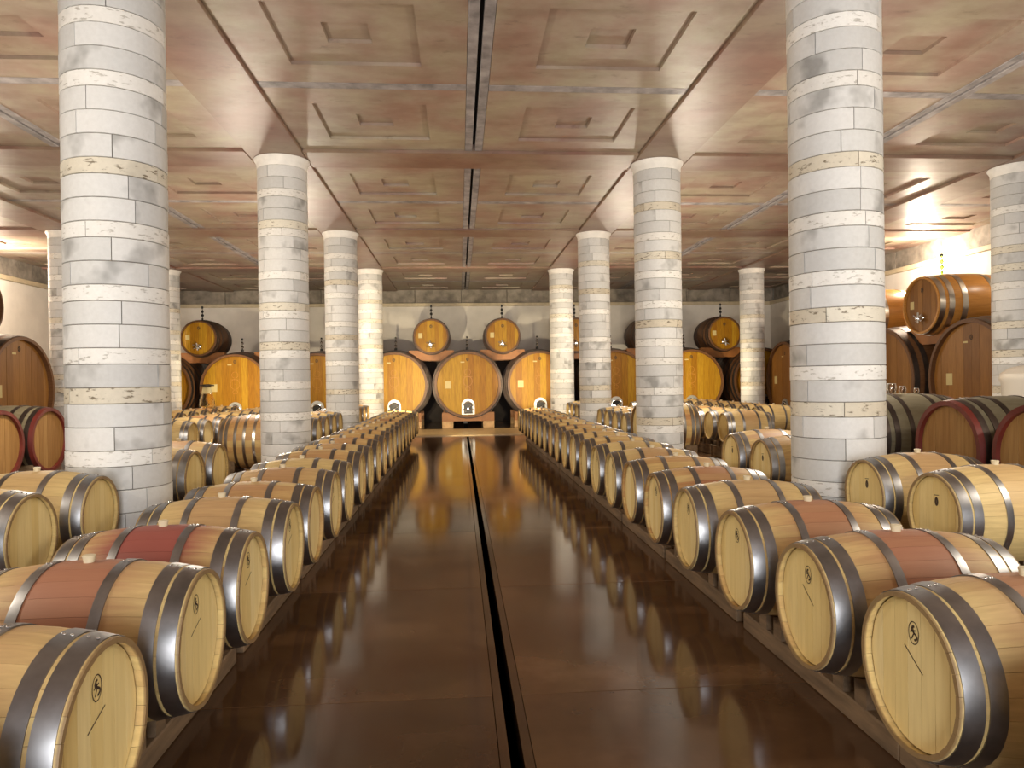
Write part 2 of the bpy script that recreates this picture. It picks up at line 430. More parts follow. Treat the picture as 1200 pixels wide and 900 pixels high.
# ---------------------------------------------------------------- striped stone columns
CR = .412
GH, WH = .194, .134
def block(h, n, kind):
    """one drum block spanning 1/n of the round"""
    segs = max(4, 24 // n); g = .0035; th = 2 * PI / n; V, F = [], []
    for i in range(segs + 1):
        a = th * i / segs
        e = g / CR
        a = e + (th - 2 * e) * i / segs
        for (r, z) in ((CR - .14, .003), (CR - .004, .003), (CR, .007), (CR, h - .007), (CR - .004, h - .003), (CR - .14, h - .003)):
            V.append((r * math.cos(a), r * math.sin(a), z))
    for i in range(segs):
        for k in range(5):
            F.append((i*6 + k, (i+1)*6 + k, (i+1)*6 + k + 1, i*6 + k + 1))
    F.append(tuple(range(6))); F.append(tuple(segs*6 + k for k in range(6)))
    return mk('stone_block', V, F, kind, 30)
BLK = {}
for n in (2, 3, 4):
    for kind, h in (('grey_stone', GH), ('white_stone', WH), ('cream_stone', WH)):
        BLK[(n, kind)] = block(h, n, kind)
KD = {'G': ('grey_stone', GH), 'W': ('white_stone', WH), 'C': ('cream_stone', WH)}
core_me = mk('mortar_core', *lathe([(0, CR - .012), (5.40, CR - .012)], 32, 'Z'), 'mortar')
def column(x, y, label, seq_down=None, ztop=None, seed=0, joined=False):
    rr = random.Random(seed)
    t = thing('stone_column', label, 'column', (x, y, 0), 0, 'striped stone columns')
    obj('mortar_core', core_me, t)
    cap = [(5.29, CR - .005), (5.30, CR + .002), (5.36, CR + .006), (5.40, CR + .022), (5.43, CR + .045), (5.455, CR + .048)]
    obj('capital', mk('capital', *lathe(cap, 48, 'Z', caps=(True, True)), 'capital', 40), t)
    # course list from the top down, each with its top height
    courses = []
    if seq_down:
        z = ztop
        for ch in seq_down:
            h = KD[ch][1]; courses.append((ch, z - h)); z -= h
        up = ztop
        pat = 'GGWGGCGGGW'; i = 0
        ups = []
        while up < 5.29:
            ch = pat[i % len(pat)]; i += 1; ups.append((ch, up)); up += KD[ch][1]
        courses += [c for c in ups if c[1] + KD[c[0]][1] <= 5.31]
        low = z
    else:
        low = 5.29
    pats = ['GGW', 'GGGC', 'GW', 'GGW', 'GGGW', 'GCGW', 'GGCW']
    while low > 0:
        for ch in rr.choice(pats):
            h = KD[ch][1]; low -= h
            courses.append((ch, low))
    JV = {}
    for ch, z in courses:
        if z < -.16 or z > 5.28: continue
        kind, h = KD[ch]
        n = rr.choice((3, 3, 3, 4, 2)) if ch == 'G' else rr.choice((2, 2, 3))
        a = rr.uniform(0, 2 * PI)
        for k in range(n):
            o = obj('stone_block', BLK[(n, kind)], t, (0, 0, z), (0, 0, a + k * 2 * PI / n))
            o.scale = (1 + rr.uniform(-.004, .004),) * 2 + (1,)
    return t
seqL1 = 'WGGWGCGGWGGGWGGWG'
seqR1 = 'WGCGGWGCGGGWGGWGG'
YC = [6.51 + 6.02 * i for i in range(4)]
XCL, XCR, XLL, XRR = -2.97, 3.547, -9.65, 10.31
side = {'L': 'left', 'R': 'right'}
column(XCL, YC[0], 'nearest tall banded stone column left of the aisle', seqL1, 2.49, 1)
column(XCR, YC[0], 'nearest tall banded stone column right of the aisle', seqR1, 2.60, 2)
for i in (1, 2, 3):
    column(XCL, YC[i], ORD[i + 1] + ' banded stone column from the front, left of the aisle', seed=10 + i)
    column(XCR, YC[i], ORD[i + 1] + ' banded stone column from the front, right of the aisle', seed=20 + i)
column(XLL, YC[2], 'brightly lit banded column by the left wall, beside the dark casks', seed=31)
column(XLL, YC[3], 'banded column far left, just before the back row of casks', seed=32)
column(XRR, YC[1], 'banded column at the right edge, before the stacked casks', seed=33)
column(XRR, YC[2], 'banded column among the casks on the right, behind the nearest right column', seed=34)
column(XRR, YC[3], 'brightly lit banded column far right, just before the back row of casks', seed=35)

# ---------------------------------------------------------------- barrels
HL, RB, RH = .475, .345, .288        # half length, bilge and end radius
def prof_r(x, hl=HL, rb=RB, rh=RH):
    t = abs(x) / hl; return rb - (rb - rh) * t ** 1.9
def body_mesh(name, hl, rb, rh, mat, n=36, wall=.017, croze=.035, rim=None):
    P = [(hl - croze, rh - wall - .002), (hl, rh - wall), (hl, rh - .004), (hl - .006, prof_r(hl, hl, rb, rh))]
    st = [hl * k / 7 for k in range(6, -7, -1)]
    P += [(x, prof_r(x, hl, rb, rh)) for x in st]
    P += [(-hl + .006, prof_r(hl, hl, rb, rh)), (-hl, rh - .004), (-hl, rh - wall), (-hl + croze, rh - wall - .002)]
    return mk(name, *lathe(P, n), mat, 40)
def hoop_mesh(x0, x1, hl=HL, rb=RB, rh=RH, mat='hoop', th=.0045, n=40):
    a, b_ = prof_r(x0, hl, rb, rh), prof_r(x1, hl, rb, rh)
    P = [(x0, a - .004), (x0, a + th), ((x0 + x1) / 2, (a + b_) / 2 + th * 1.15), (x1, b_ + th), (x1, b_ - .004)]
    return mk('hoop', *lathe(P, n), mat, 40)
NST = 26
def stave_mesh(w0):
    V, F = [], []
    X = [-HL, -.40, -.27, -.09, .09, .27, .40, HL]
    th = 2 * PI / NST; e = .0006
    for x in X:
        r = prof_r(x)
        for (rr, a) in ((r - .017, -th/2 + e/r), (r, -th/2 + e/r), (r + .0006, 0), (r, th/2 - e/r), (r - .017, th/2 - e/r)):
            V.append((x, rr * math.sin(a), rr * math.cos(a)))
    for j in range(len(X) - 1):
        for k in range(5):
            F.append((j*5 + k, j*5 + (k+1) % 5, (j+1)*5 + (k+1) % 5, (j+1)*5 + k))
    F.append(tuple(range(5))); F.append(tuple((len(X)-1)*5 + k for k in range(5)))
    return mk('stave', V, F, 'stave', 30)
def board_meshes(r, n, th, mat, gap=.002):
    """vertical boards that make up a round head; front face at x=0, local +X outwards"""
    out = []
    w = 2 * r / n
    for i in range(n):
        y0, y1 = -r + i * w + gap / 2, -r + (i + 1) * w - gap / 2
        m = 4
        ysamp = [y0 + (y1 - y0) * k / m for k in range(m + 1)]
        zz = [math.sqrt(max(r * r - y * y, 1e-5)) for y in ysamp]
        poly = [(y, -z) for y, z in zip(ysamp, zz)] + [(y, z) for y, z in zip(reversed(ysamp), reversed(zz))]
        out.append(mk('head_board', *prism(poly, -th, 0), mat, 0))
    return out
STAVE = stave_mesh(0)
BODY = body_mesh('barrel_body', HL, RB, RH, 'body')
HOOPS = [(.398, .462), (.328, .385), (.135, .178)]
HOOP = {}
for a, b_ in HOOPS:
    HOOP[(a, b_)] = hoop_mesh(a, b_); HOOP[(-b_, -a)] = hoop_mesh(-b_, -a)
def rivet_mesh(a, b_):
    parts = []
    for dx in (.28, .72):
        x = a + (b_ - a) * dx; r = prof_r(x) + .005
        v, f = lathe([(0, .0065), (.003, .0055), (.0045, .003)], 8, 'Z', caps=(False, True))
        parts.append(shift((v, f), (x, 0, r - .0005)))
    lap = []
    v, f = box(a + .003, b_ - .003, -.045, .02, 0, .0022)
    v = [(x, y, math.sqrt((prof_r(x) + .0048) ** 2 - y * y) + z) for x, y, z in v]
    return mk('rivet', *join(*parts), 'rivet', 40)
RIV = {k: rivet_mesh(*k) for k in HOOP}
HB = board_meshes(RH - .017, 7, .012, 'head')
HDISC = mk('head', *lathe([(-.025, RH - .017), (-.012, RH - .017)], 32, caps=(True, True)), 'head', 40)
# a far head is one disc with the boards cut into it
HFAR = mk('head', *join(*[(list(map(lambda v: tuple(v.co), m.vertices)), [tuple(p.vertices) for p in m.polygons]) for m in HB]), 'head', 0)
BUNG = mk('bung', *lathe([(-.03, .020), (.004, .022), (.026, .027), (.028, .024), (.029, .020)], 16, 'Z', caps=(True, True)), 'bung', 35)
# the printed oval mark and the scribed stroke of a head
def ring_flat(ry, rz, w, n=28, th=.0012):
    V, F = [], []
    for i in range(n):
        a = 2 * PI * i / n
        for k in (0, 1):
            V.append((th, (ry - w * k) * math.cos(a), (rz - w * k) * math.sin(a)))
    for i in range(n):
        j = (i + 1) % n; F.append((2*i, 2*j, 2*j + 1, 2*i + 1))
    return V, F
def stroke(pts, w, th=.0012):
    V, F = [], []
    for k, (y, z) in enumerate(pts):
        a = pts[max(k-1, 0)]; b_ = pts[min(k+1, len(pts)-1)]
        d = Vector((b_[0]-a[0], b_[1]-a[1])); d.normalize()
        V += [(th, y - d[1]*w/2, z + d[0]*w/2), (th, y + d[1]*w/2, z - d[0]*w/2)]
    for k in range(len(pts)-1): F.append((2*k, 2*k+1, 2*k+3, 2*k+2))
    return V, F
curl = [(.004 + .016*math.sin(t*2.1), -.026 + .052*t/3) for t in [i*.25 for i in range(13)]]
MARK = mk('maker_mark', *shift(join(ring_flat(.031, .043, .004), stroke(curl, .008), stroke([(-.012, -.024), (.002, .0), (-.008, .026)], .006), stroke([(-.02, .0), (.012, .012)], .005)), (0, 0, .145)), 'ink', 0)
SLASH = mk('scribed_stroke', *stroke([(-.06, .025), (.05, .07)], .005), 'ink', 0)
SLASH2 = mk('scribed_stroke', *stroke([(-.055, .085), (.05, .01)], .005), 'ink', 0)
MARK2 = mk('maker_mark', *shift(join(ring_flat(.02, .032, .019), stroke([(-.028, .043), (.026, .048)], .005)), (0, 0, .09)), 'ink', 0)

def near_barrel(label, x, y, z, rz, stain, mark, group, tone=0.0):
    t = thing('wine_barrel', label, 'barrel', (x, y, z - RB), rz, group)
    for k in range(NST):
        a = 2 * PI * (k + .5) / NST
        o = obj('stave', STAVE, t, (0, 0, RB), (a, 0, 0))
        o['stain'] = float(stain * max(0.0, min(1.0, (math.cos(a) + .38) * 1.25))); o['tone'] = float(tone)
    finish(t, mark, True)
    return t
def finish(t, mark, near):
    for k in HOOP:
        h = obj('hoop', HOOP[k], t, (0, 0, RB), (R.uniform(-.06, .06), 0, 0))
        if near: obj('rivet', RIV[k], h)
    for s in (1, -1):
        if near:
            h = obj('head', HDISC, t, (s * (HL - .035), 0, RB), (0, 0, 0 if s > 0 else PI))
            for m in HB: obj('head_board', m, h)
        else:
            h = obj('head', HFAR, t, (s * (HL - .035), 0, RB), (0, 0, 0 if s > 0 else PI))
        if s > 0 and mark:
            if mark == 2: obj('maker_mark', MARK2, h)
            else:
                obj('maker_mark', MARK, h)
                if mark == 1: obj('scribed_stroke', SLASH if t.location.x < 0 else SLASH2, h)
    obj('bung', BUNG, t, (0, 0, 2 * RB))
def far_barrel(label, x, y, z, rz, stain, mark, group, tone=0.0):
    t = thing('wine_barrel', label, 'barrel', (x, y, z - RB), rz, group)
    b_ = obj('body', BODY, t, (0, 0, RB)); b_['stain'] = float(stain); b_['tone'] = float(tone)
    finish(t, mark, False)
    return t

# timber rack for barrels: two rails with saddles
def rack(name, label, cx, y0, y1, ybs, zaxis, xoff=(-.21, .21), group=None):
    """xoff: rail centres measured from the barrel centre"""
    t = thing(name, label, 'rack', (cx, (y0 + y1) / 2, 0), 0, group)
    ym = (y0 + y1) / 2; top = max(.11, zaxis - RB - .11)
    for xo in xoff:
        obj('rail', mk('rail', *bbox(xo - .04, xo + .04, y0 - ym, y1 - ym, 0, top, .008), 'rack', 0), t)
        for yb in ybs:
            for s in (-1, 1):
                r = prof_r(xo) + .006
                ya, yc = .05, .15
                poly = [(s * ya, top), (s * yc, top), (s * yc, zaxis - math.sqrt(r*r - yc*yc) - .0)]
                poly += [(s * (yc + (ya - yc) * q), zaxis - math.sqrt(r*r - (yc + (ya - yc) * q)**2)) for q in (.33, .66, 1)]
                obj('chock', mk('chock', *prism(poly, -.035, .035), 'rack', 0), t, (xo, yb - ym, 0))
    for yb in (y0 - ym + .12, y1 - ym - .12):
        obj('cross_bar', mk('cross_bar', *bbox(xoff[0] + .05, xoff[1] - .05, yb - .04, yb + .04, .02, .02 + min(.1, top - .03), .006), 'rack', 0), t)
    return t

Z1 = .558; Z2 = .665
XB_L, XB_R = -1.59, 2.095
yl = [1.52, 2.34, 3.19, 3.96, 4.91, 5.66, 6.57, 7.35, 8.33, 9.10, 10.02, 10.82, 11.72, 12.50, 13.40, 14.20, 15.12, 15.92, 16.82, 17.62, 18.52, 19.32]
yr_ = [1.62, 2.52, 3.32, 4.20, 5.12, 5.98, 6.86, 7.72, 8.60, 9.44, 10.32, 11.16, 12.04, 12.90, 13.78, 14.62, 15.50, 16.34, 17.24, 18.08, 18.96, 19.80]
stL = {2: 1.15, 3: .95, 4: .6, 1: .7, 5: .5, 0: .5}
for i, y in enumerate(yl):
    tag = {3: ' with a wine-red middle', 2: ' with a spill around its bung'}.get(i, '')
    lab = f'{ORD[i + 1]} oak barrel from the camera, aisle\'s left edge' + tag
    st = stL.get(i, R.choice((.1, .2, .35, .6))); 
    if i == 3: st = 2.2
    tone = .85 if i in (4, 7, 9) else R.choice((.2, .4, .6, .8))
    fn = near_barrel if i < 10 else far_barrel
    fn(lab, XB_L, y, Z1, 0, st, 1 if i < 8 and i != 5 else 0, 'barrels along the left edge of the aisle', tone)
for i, y in enumerate(yr_):
    lab = f'{ORD[i + 1]} oak barrel from the camera at the aisle\'s right edge'
    st = {1: 1.0, 2: 1.1, 3: 1.0, 4: .5, 5: .8}.get(i, R.choice((.1, .2, .35, .6)))
    tone = .85 if i in (4, 7, 8) else R.choice((.2, .4, .6, .8))
    fn = near_barrel if i < 10 else far_barrel
    fn(lab, XB_R, y, Z1, PI, st, 1 if i in (1, 2) else (3 if i < 9 and i != 6 else 0), 'barrels along the right edge of the aisle', tone)
for k in range(11):
    a, b_ = yl[2*k], yl[2*k+1]
    rack('barrel_rack', f'{ORD[k + 1]} timber rack from the camera under the barrels at the aisle\'s left edge', XB_L, a - .40, b_ + .40, (a, b_), Z1, (-.21, .21), 'racks under the left aisle barrels')
    a, b_ = yr_[2*k], yr_[2*k+1]
    rack('barrel_rack', f'{ORD[k + 1]} timber rack from the camera under the barrels at the aisle\'s right edge', XB_R, a - .40, b_ + .40, (a, b_), Z1, (-.21, .21), 'racks under the right aisle barrels')

# second rows, set on taller racks between the columns
L2X, R2X = -2.77 - HL, 3.33 + HL
l2 = [(4.87, 5.76), (7.75, 8.55), (14.42, 15.28), (16.14, 17.0), (19.5, 20.35), (21.2, 22.05)]
r2 = [(4.85, 5.72), (7.77, 8.66), (14.42, 15.28), (16.14, 17.0), (19.5, 20.35), (21.2, 22.05)]
def row(pairs, x, z, rz, where, rackwhere, group, nearpairs, mark, xoff):
    i = 0
    for k, pr in enumerate(pairs):
        for y in pr:
            i += 1
            fn = near_barrel if k < nearpairs else far_barrel
            fn(f'{ORD[i]} oak barrel from the camera in the {where}', x, y, z, rz, R.choice((.2, .4, .6)), mark if k < 2 else 0, group, .9 if (k < 1) else R.choice((.2, .4, .6, .8)))
        rack('barrel_rack', f'{ORD[k + 1]} timber rack from the camera under the {rackwhere}', x, pr[0] - .40, pr[-1] + .40, pr, z, xoff, 'racks under the ' + rackwhere)
row(l2, L2X, Z2, 0, 'second row left of the aisle', 'second barrel row on the left', 'second barrel row left of the aisle', 2, 0, (-.21, .21))
row(r2, R2X, Z2, PI, 'second row right of the aisle', 'second barrel row on the right', 'second barrel row right of the aisle', 2, 2, (-.21, .21))
l3 = [(13.9, 14.72), (15.6, 16.42), (17.3, 18.12), (19.0, 19.82), (20.7, 21.52)]
l4 = [(16.5, 17.32), (18.2, 19.02), (19.9, 20.72), (21.6, 22.42)]
row(l3, -5.0 - HL, Z2, 0, 'third row left of the aisle', 'third barrel row on the left', 'third barrel row left of the aisle', 0, 0, (-.21, .21))
row(l3, 5.2 + HL, Z2, PI, 'third row right of the aisle', 'third barrel row on the right', 'third barrel row right of the aisle', 0, 0, (-.21, .21))
row(l4, -6.75 - HL, Z2, 0, 'fourth row left of the aisle', 'fourth barrel row on the left', 'fourth barrel row left of the aisle', 0, 0, (-.21, .21))
row(l4, 6.95 + HL, Z2, PI, 'fourth row right of the aisle', 'fourth barrel row on the right', 'fourth barrel row right of the aisle', 0, 0, (-.21, .21))

# ---------------------------------------------------------------- larger tonneaux
def saddle_stand(name, label, x, y, length, r, zc, rz, mat, group, leg=True, half=None):
    """two frames (crossbeam with a saddle on two legs) under a cask whose axis runs along local x"""
    t = thing(name, label, 'stand', (x, y, 0), rz, group)
    half = half or r * .76
    for s in (1, -1):
        xo = s * length * .36
        rl = r + .004
        zb = max(.10, zc - r - .09)
        m = 9
        arc = [(-half + 2 * half * k / m) for k in range(m + 1)]
        ztop = min(zc - math.sqrt(max(rl*rl - (half*.98)**2, .01)), zc - r + .22)
        poly = [(-half, zb), (half, zb)]
        top = []
        for yy in reversed(arc):
            zs = zc - math.sqrt(max(rl*rl - yy*yy, .01)); top.append((yy, min(ztop, zs)))
        poly += top
        obj('crossbeam', mk('crossbeam', *prism(poly, xo - .11, xo + .11), mat, 0), t)
        for q in (-1, 1):
            obj('leg', mk('leg', *bbox(xo - .11, xo + .11, q * (half - .20) - .20, q * (half - .20) + .20, 0, zb, .01) if r > .8 else bbox(xo - .09, xo + .09, q * (half - .1) - .08, q * (half - .1) + .08, 0, zb, .01), 'stand_end' if mat == 'stand' else mat, 0), t)
    return t

class CaskKit:
    def __init__(s, hl, rb, rh, body, headmat, hoopmat, nb, hoops, wall, croze, rimmat=None):
        s.hl, s.rb, s.rh, s.wall, s.croze = hl, rb, rh, wall, croze
        s.body = body_mesh('cask_body', hl, rb, rh, body, 48, wall, croze)
        s.hoops = [hoop_mesh(a, b_, hl, rb, rh, hoopmat, .008, 48) for a, b_ in hoops] + [hoop_mesh(-b_, -a, hl, rb, rh, hoopmat, .008, 48) for a, b_ in hoops]
        s.boards = board_meshes(rh - wall, nb, .03, headmat, .004)
        s.disc = mk('head', *lathe([(-.05, rh - wall), (-.03, rh - wall)], 48, caps=(True, True)), headmat, 40)
        s.rim = None
        if rimmat:
            P = [(hl - croze + .002, rh - wall - .006), (hl + .004, rh - wall - .004), (hl + .004, rh + .004), (hl - .05, prof_r(hl - .05, hl, rb, rh) + .006)]
            s.rim = mk('red_rim', *lathe(P, 48), rimmat, 40)
            P2 = [(-x, r) for x, r in P]; s.rim2 = mk('red_rim', *lathe(P2, 48), rimmat, 40)
    def build(s, name, label, cat, loc, zc, rz, group):
        t = thing(name, label, cat, (loc[0], loc[1], zc - s.rb), rz, group)
        obj('body', s.body, t, (0, 0, s.rb))
        for h in s.hoops: obj('hoop', h, t, (0, 0, s.rb))
        heads = []
        for q in (1, -1):
            h = obj('head', s.disc, t, (q * (s.hl - s.croze), 0, s.rb), (0, 0, 0 if q > 0 else PI))
            for m in s.boards:
                if q > 0: 
                    b_ = obj('head_board', m, h); b_.location.x = R.uniform(-.003, .003)
            heads.append(h)
        if s.rim:
            obj('red_rim', s.rim, t, (0, 0, s.rb)); obj('red_rim', s.rim2, t, (0, 0, s.rb))
        return t, heads[0]

# steel door with an arched top, wing handle; sized for the large casks
def door_mesh(w, h, th=.03):
    n = 12
    poly = [(-w, 0), (w, 0)] + [(w * math.cos(PI * k / n), h - w + w * math.sin(PI * k / n)) for k in range(n + 1)]
    return prism(poly, 0, th)
DOOR = mk('steel_door', *door_mesh(.23, .56), 'steel', 30)
pl = door_mesh(.15, .40, .02)
DOORIN = mk('door_leaf', *shift(pl, (.03, 0, .07)), 'dark_metal', 30)
bow = [(.06, .17 * math.cos(PI * k / 10), .30 + .13 * math.sin(PI * k / 10)) for k in range(11)]
HANDLE = mk('door_handle', *join(tube(bow, .022), tube([(.05, -.2, .16), (.09, 0, .20), (.05, .2, .16)], .024), tube([(.03, 0, .2), (.12, 0, .2)], .035), tube([(.05, -.16, .05), (.05, .16, .05)], .02), tube([(.09, -.12, .10), (.09, .1, .31)], .016)), 'tap_steel', 40)
# tap cluster for the small casks
TAP = mk('steel_tap', *join(lathe([(0, .085), (.03, .085), (.04, .07), (.04, .0001)], 20, caps=(True, False)), tube([(.03, 0, 0), (.16, 0, -.01)], .035), tube([(.1, -.15, .07), (.1, .14, -.09)], .022), tube([(.09, -.02, .12), (.13, .03, -.14)], .03), tube([(.07, -.14, -.08), (.07, .15, .05)], .016)), 'tap_steel', 40)
TAG = mk('paper_tag', *bbox(0, .006, -.10, .10, -.13, .13, .002), 'tag', 0)
TAGS = mk('paper_tag', *bbox(0, .006, -.07, .07, -.09, .09, .002), 'tag', 0)
PLATE = mk('name_plate', *bbox(0, .006, -.07, .07, -.02, .02, .002), 'tag', 0)
EMB = mk('burnt_emblem', *join(ring_flat(.05, .06, .02, 20), stroke([(-.03, -.03), (.03, .0), (-.03, .03)], .02)), 'ink', 0)
KNOT = mk('burnt_emblem', *join(stroke([(0, -.012), (0, .012)], .024), stroke([(-.16, .16), (-.08, .165), (.02, .155), (.16, .16)], .008), ring_flat(.16, .18, .012), shift(ring_flat(.11, .11, .01), (0, 0, .32)), shift(ring_flat(.09, .07, .01), (0, 0, -.27))), 'cask_body_amber', 0)
def airlock(mat, s=1.0):
    P = [(-.03, .03), (.03, .03), (.05, .014), (.09, .014), (.11, .045), (.15, .05), (.18, .03), (.19, .014), (.22, .014), (.24, .04), (.28, .045), (.31, .028), (.33, .012), (.37, .012), (.38, .03), (.41, .03), (.42, .01)]
    return mk('airlock', *lathe([(a * s, r * s) for a, r in P], 14, 'Z', caps=(True, True)), mat, 40)
AIR_D, AIR_G, AIR_GR = airlock('dark_metal'), airlock('glass'), airlock('green_glass')
AIRCAP = mk('airlock_cap', *lathe([(.40, .034), (.44, .036), (.46, .02)], 12, 'Z', caps=(True, True)), 'dark_metal', 40)
AIRBASE = mk('airlock_base', *lathe([(-.04, .05), (.04, .05), (.06, .03)], 12, 'Z', caps=(True, True)), 'dark_metal', 40)

big_hoops = [(1.15, 1.27), (.92, 1.04), (.62, .72), (.25, .35)]
BIG = CaskKit(1.3, 1.288, 1.165, 'cask_body', 'cask_head', 'hoop_dark', 10, big_hoops, .075, .10)
BIGB = CaskKit(1.3, 1.265, 1.165, 'cask_body', 'cask_head_brown', 'hoop_dark', 10, big_hoops, .075, .10)
BIGR = CaskKit(1.25, 1.40, 1.29, 'cask_body', 'cask_head_brown', 'hoop_dark', 10, [(1.1, 1.22), (.86, .98), (.5, .6), (.2, .3)], .08, .10)
sm_h = [(.73, .82), (.58, .67), (.30, .39)]
SML = CaskKit(.85, .69, .62, 'cask_body', 'cask_head', 'hoop_dark', 8, sm_h, .05, .06)
SMLB = CaskKit(.85, .69, .62, 'cask_body', 'cask_head_brown', 'hoop_dark', 8, sm_h, .05, .06)
SMLR = CaskKit(.95, .75, .67, 'cask_body_amber', 'cask_head_brown', 'hoop_bright', 8, [(.80, .92), (.60, .72), (.30, .42)], .05, .06)
def dress_big(t, h, rb, rh, air='d', tag=True, door=True):
    if door:
        d = obj('steel_door', DOOR, h, (0, 0, -rh + .11)); 
        # leaf and handle are sub-parts beside the door, all on the head
        obj('door_leaf', DOORIN, h, (0, 0, -rh + .11)); obj('door_handle', HANDLE, h, (0, 0, -rh + .11))
    if tag: obj('paper_tag', TAG, h, (0, -.70, 0))
    obj('name_plate', PLATE, h, (0, -.18, .80)); obj('burnt_emblem', EMB, h, (.004, .0, .90)); 
    if rb < 1.38 and t.location.y > 20: obj('burnt_emblem', KNOT, h, (.004, 0, .12))
    if air == 'd':
        obj('airlock', AIR_G, t, (.3, 0, 2 * rb + .02)); obj('airlock_base', AIRBASE, t, (.3, 0, 2 * rb + .02)); obj('airlock_cap', AIRCAP, t, (.3, 0, 2 * rb + .02))
def dress_small(t, h, rb, air=AIR_D):
    obj('steel_tap', TAP, h, (.0, -.02, -.29)); obj('paper_tag', TAGS, h, (0, -.38, .03)); obj('burnt_emblem', EMB, h, (.004, 0, .36))
    obj('airlock', air, t, (.4, 0, 2 * rb + .01)); obj('airlock_cap', AIRCAP, t, (.4, 0, 2 * rb + .01))

# back row of great casks, heads towards the camera
YH = 25.35
ZK = 1.545
bx_ = [-10.35, -7.74, -4.95, -2.29, .30, 2.88, 5.62, 8.40, 11.12]
wh = ['leftmost', 'second from the left', 'third from the left', 'fourth from the left, glowing yellow', 'middle, in line with the aisle', 'sixth from the left, glowing yellow', 'seventh from the left', 'eighth from the left', 'rightmost']
for i, x in enumerate(bx_):
    t, h = BIG.build('great_cask', f'great cask on the far wall\'s lower row, {wh[i]}', 'cask', (x, YH + 1.3), ZK, -PI/2, 'great casks along the far wall')
    dress_big(t, h, BIG.rb, BIG.rh)
    saddle_stand('cask_stand', f'timber saddle stand under the far-wall great cask {wh[i].split(",")[0]}', x, YH + 1.3, 2.6, prof_r(.94, 1.3, 1.265, 1.165), ZK, -PI/2, 'stand', 'saddle stands along the far wall', half=.93)
# cradle boards bridging two great casks, and a small cask lying in them
def cradle(label, x, y, rz, gap, zt, r_small, z_small, rb_big, z_big, hl, group):
    t = thing('cask_cradle', label, 'cradle', (x, y, z_big), rz, group)
    for s in (1, -1):
        xo = s * hl * .62
        rs = r_small + .004
        half = gap * .5
        m = 16
        top = []
        zt_loc = z_small - z_big - r_small + .17
        for k in range(m + 1):
            yy = half * .62 - 2 * half * .62 * k / m
            zs = z_small - z_big - math.sqrt(max(rs*rs - yy*yy, .0)) if abs(yy) < rs else zt_loc
            top.append((yy, min(zs, zt_loc)))
        # underside follows the shoulders of the two great casks
        zbot = zt_loc - .36
        def under(yy):
            d = half - abs(yy); rr = rb_big + .006
            return max(zbot, math.sqrt(max(rr*rr - d*d, 0)))
        bot = [(-half * .62 + 2 * half * .62 * k / m) for k in range(m + 1)]
        poly = [(yy, min(under(yy), zt_loc - .012)) for yy in bot] + top
        obj('cradle_board', mk('cradle_board', *prism(poly, xo - .07, xo + .07), 'stand', 0), t)
    return t
ZS = 3.285
small_names = ['far left', 'second from the left', 'third from the left', 'fourth from the left', 'fifth from the left', 'sixth from the left', 'seventh from the left', 'eighth from the left']
for i in range(8):
    if i in (0,): pass
    xm = (bx_[i] + bx_[i + 1]) / 2; gap = bx_[i + 1] - bx_[i]
    xm = {3: -.985, 4: 1.58}.get(i, xm)
    t, h = SML.build('small_cask', f'small cask of the upper row on the far wall, {small_names[i]}', 'cask', (xm, YH + .35 + .85), ZS, -PI/2, 'small casks along the far wall')
    dress_small(t, h, SML.rb)
    cradle(f'orange cradle boards under the upper-row far-wall cask {small_names[i].split(",")[0]}', xm, YH + .35 + .85, -PI/2, gap, 0, prof_r(.53, .85, .69, .62), ZS, 1.262, ZK, .85, 'cradles under the upper far-wall casks')

# casks along the right wall, heads towards the aisle
XH = 10.85
ry = [14.6, 17.72, 20.6, 23.42]
rn = ['nearest', 'second nearest', 'third nearest', 'farthest']
for i, y in enumerate(ry):
    if abs(y - YC[2]) < .1: continue
    t, h = BIGR.build('great_cask', f'great brown cask along the right wall, {rn[i]} of the lower row', 'cask', (XH + 1.25, y), 1.56, PI, 'great casks along the right wall')
    dress_big(t, h, BIGR.rb, BIGR.rh, door=(i in (2, 3)))
    saddle_stand('cask_stand', f'timber saddle stand under the {rn[i]} great cask of the right wall', XH + 1.25, y, 2.5, prof_r(.9, 1.25, 1.40, 1.29), 1.56, PI, 'stand', 'saddle stands along the right wall', half=.95)
for i, (y, nm) in enumerate(((16.15, 'nearest, with green airlock'), (19.15, 'middle'), (22.0, 'farthest'))):
    t, h = SMLR.build('small_cask', f'amber cask with bright hoops atop the right wall row, {nm}', 'cask', (XH + .95, y), 3.30, PI, 'upper casks along the right wall')
    dress_small(t, h, SMLR.rb, AIR_GR if i == 0 else AIR_D)
    g = [ry[1] - ry[0], ry[2] - ry[1], ry[3] - ry[2]][i]
    cradle(f'dark timber cradle boards under the {nm.split(",")[0]} upper cask of the right wall', XH + .95, y, PI, g, 0, prof_r(.59, .95, .75, .67), 3.30, 1.395, 1.56, .95, 'cradles along the right wall')
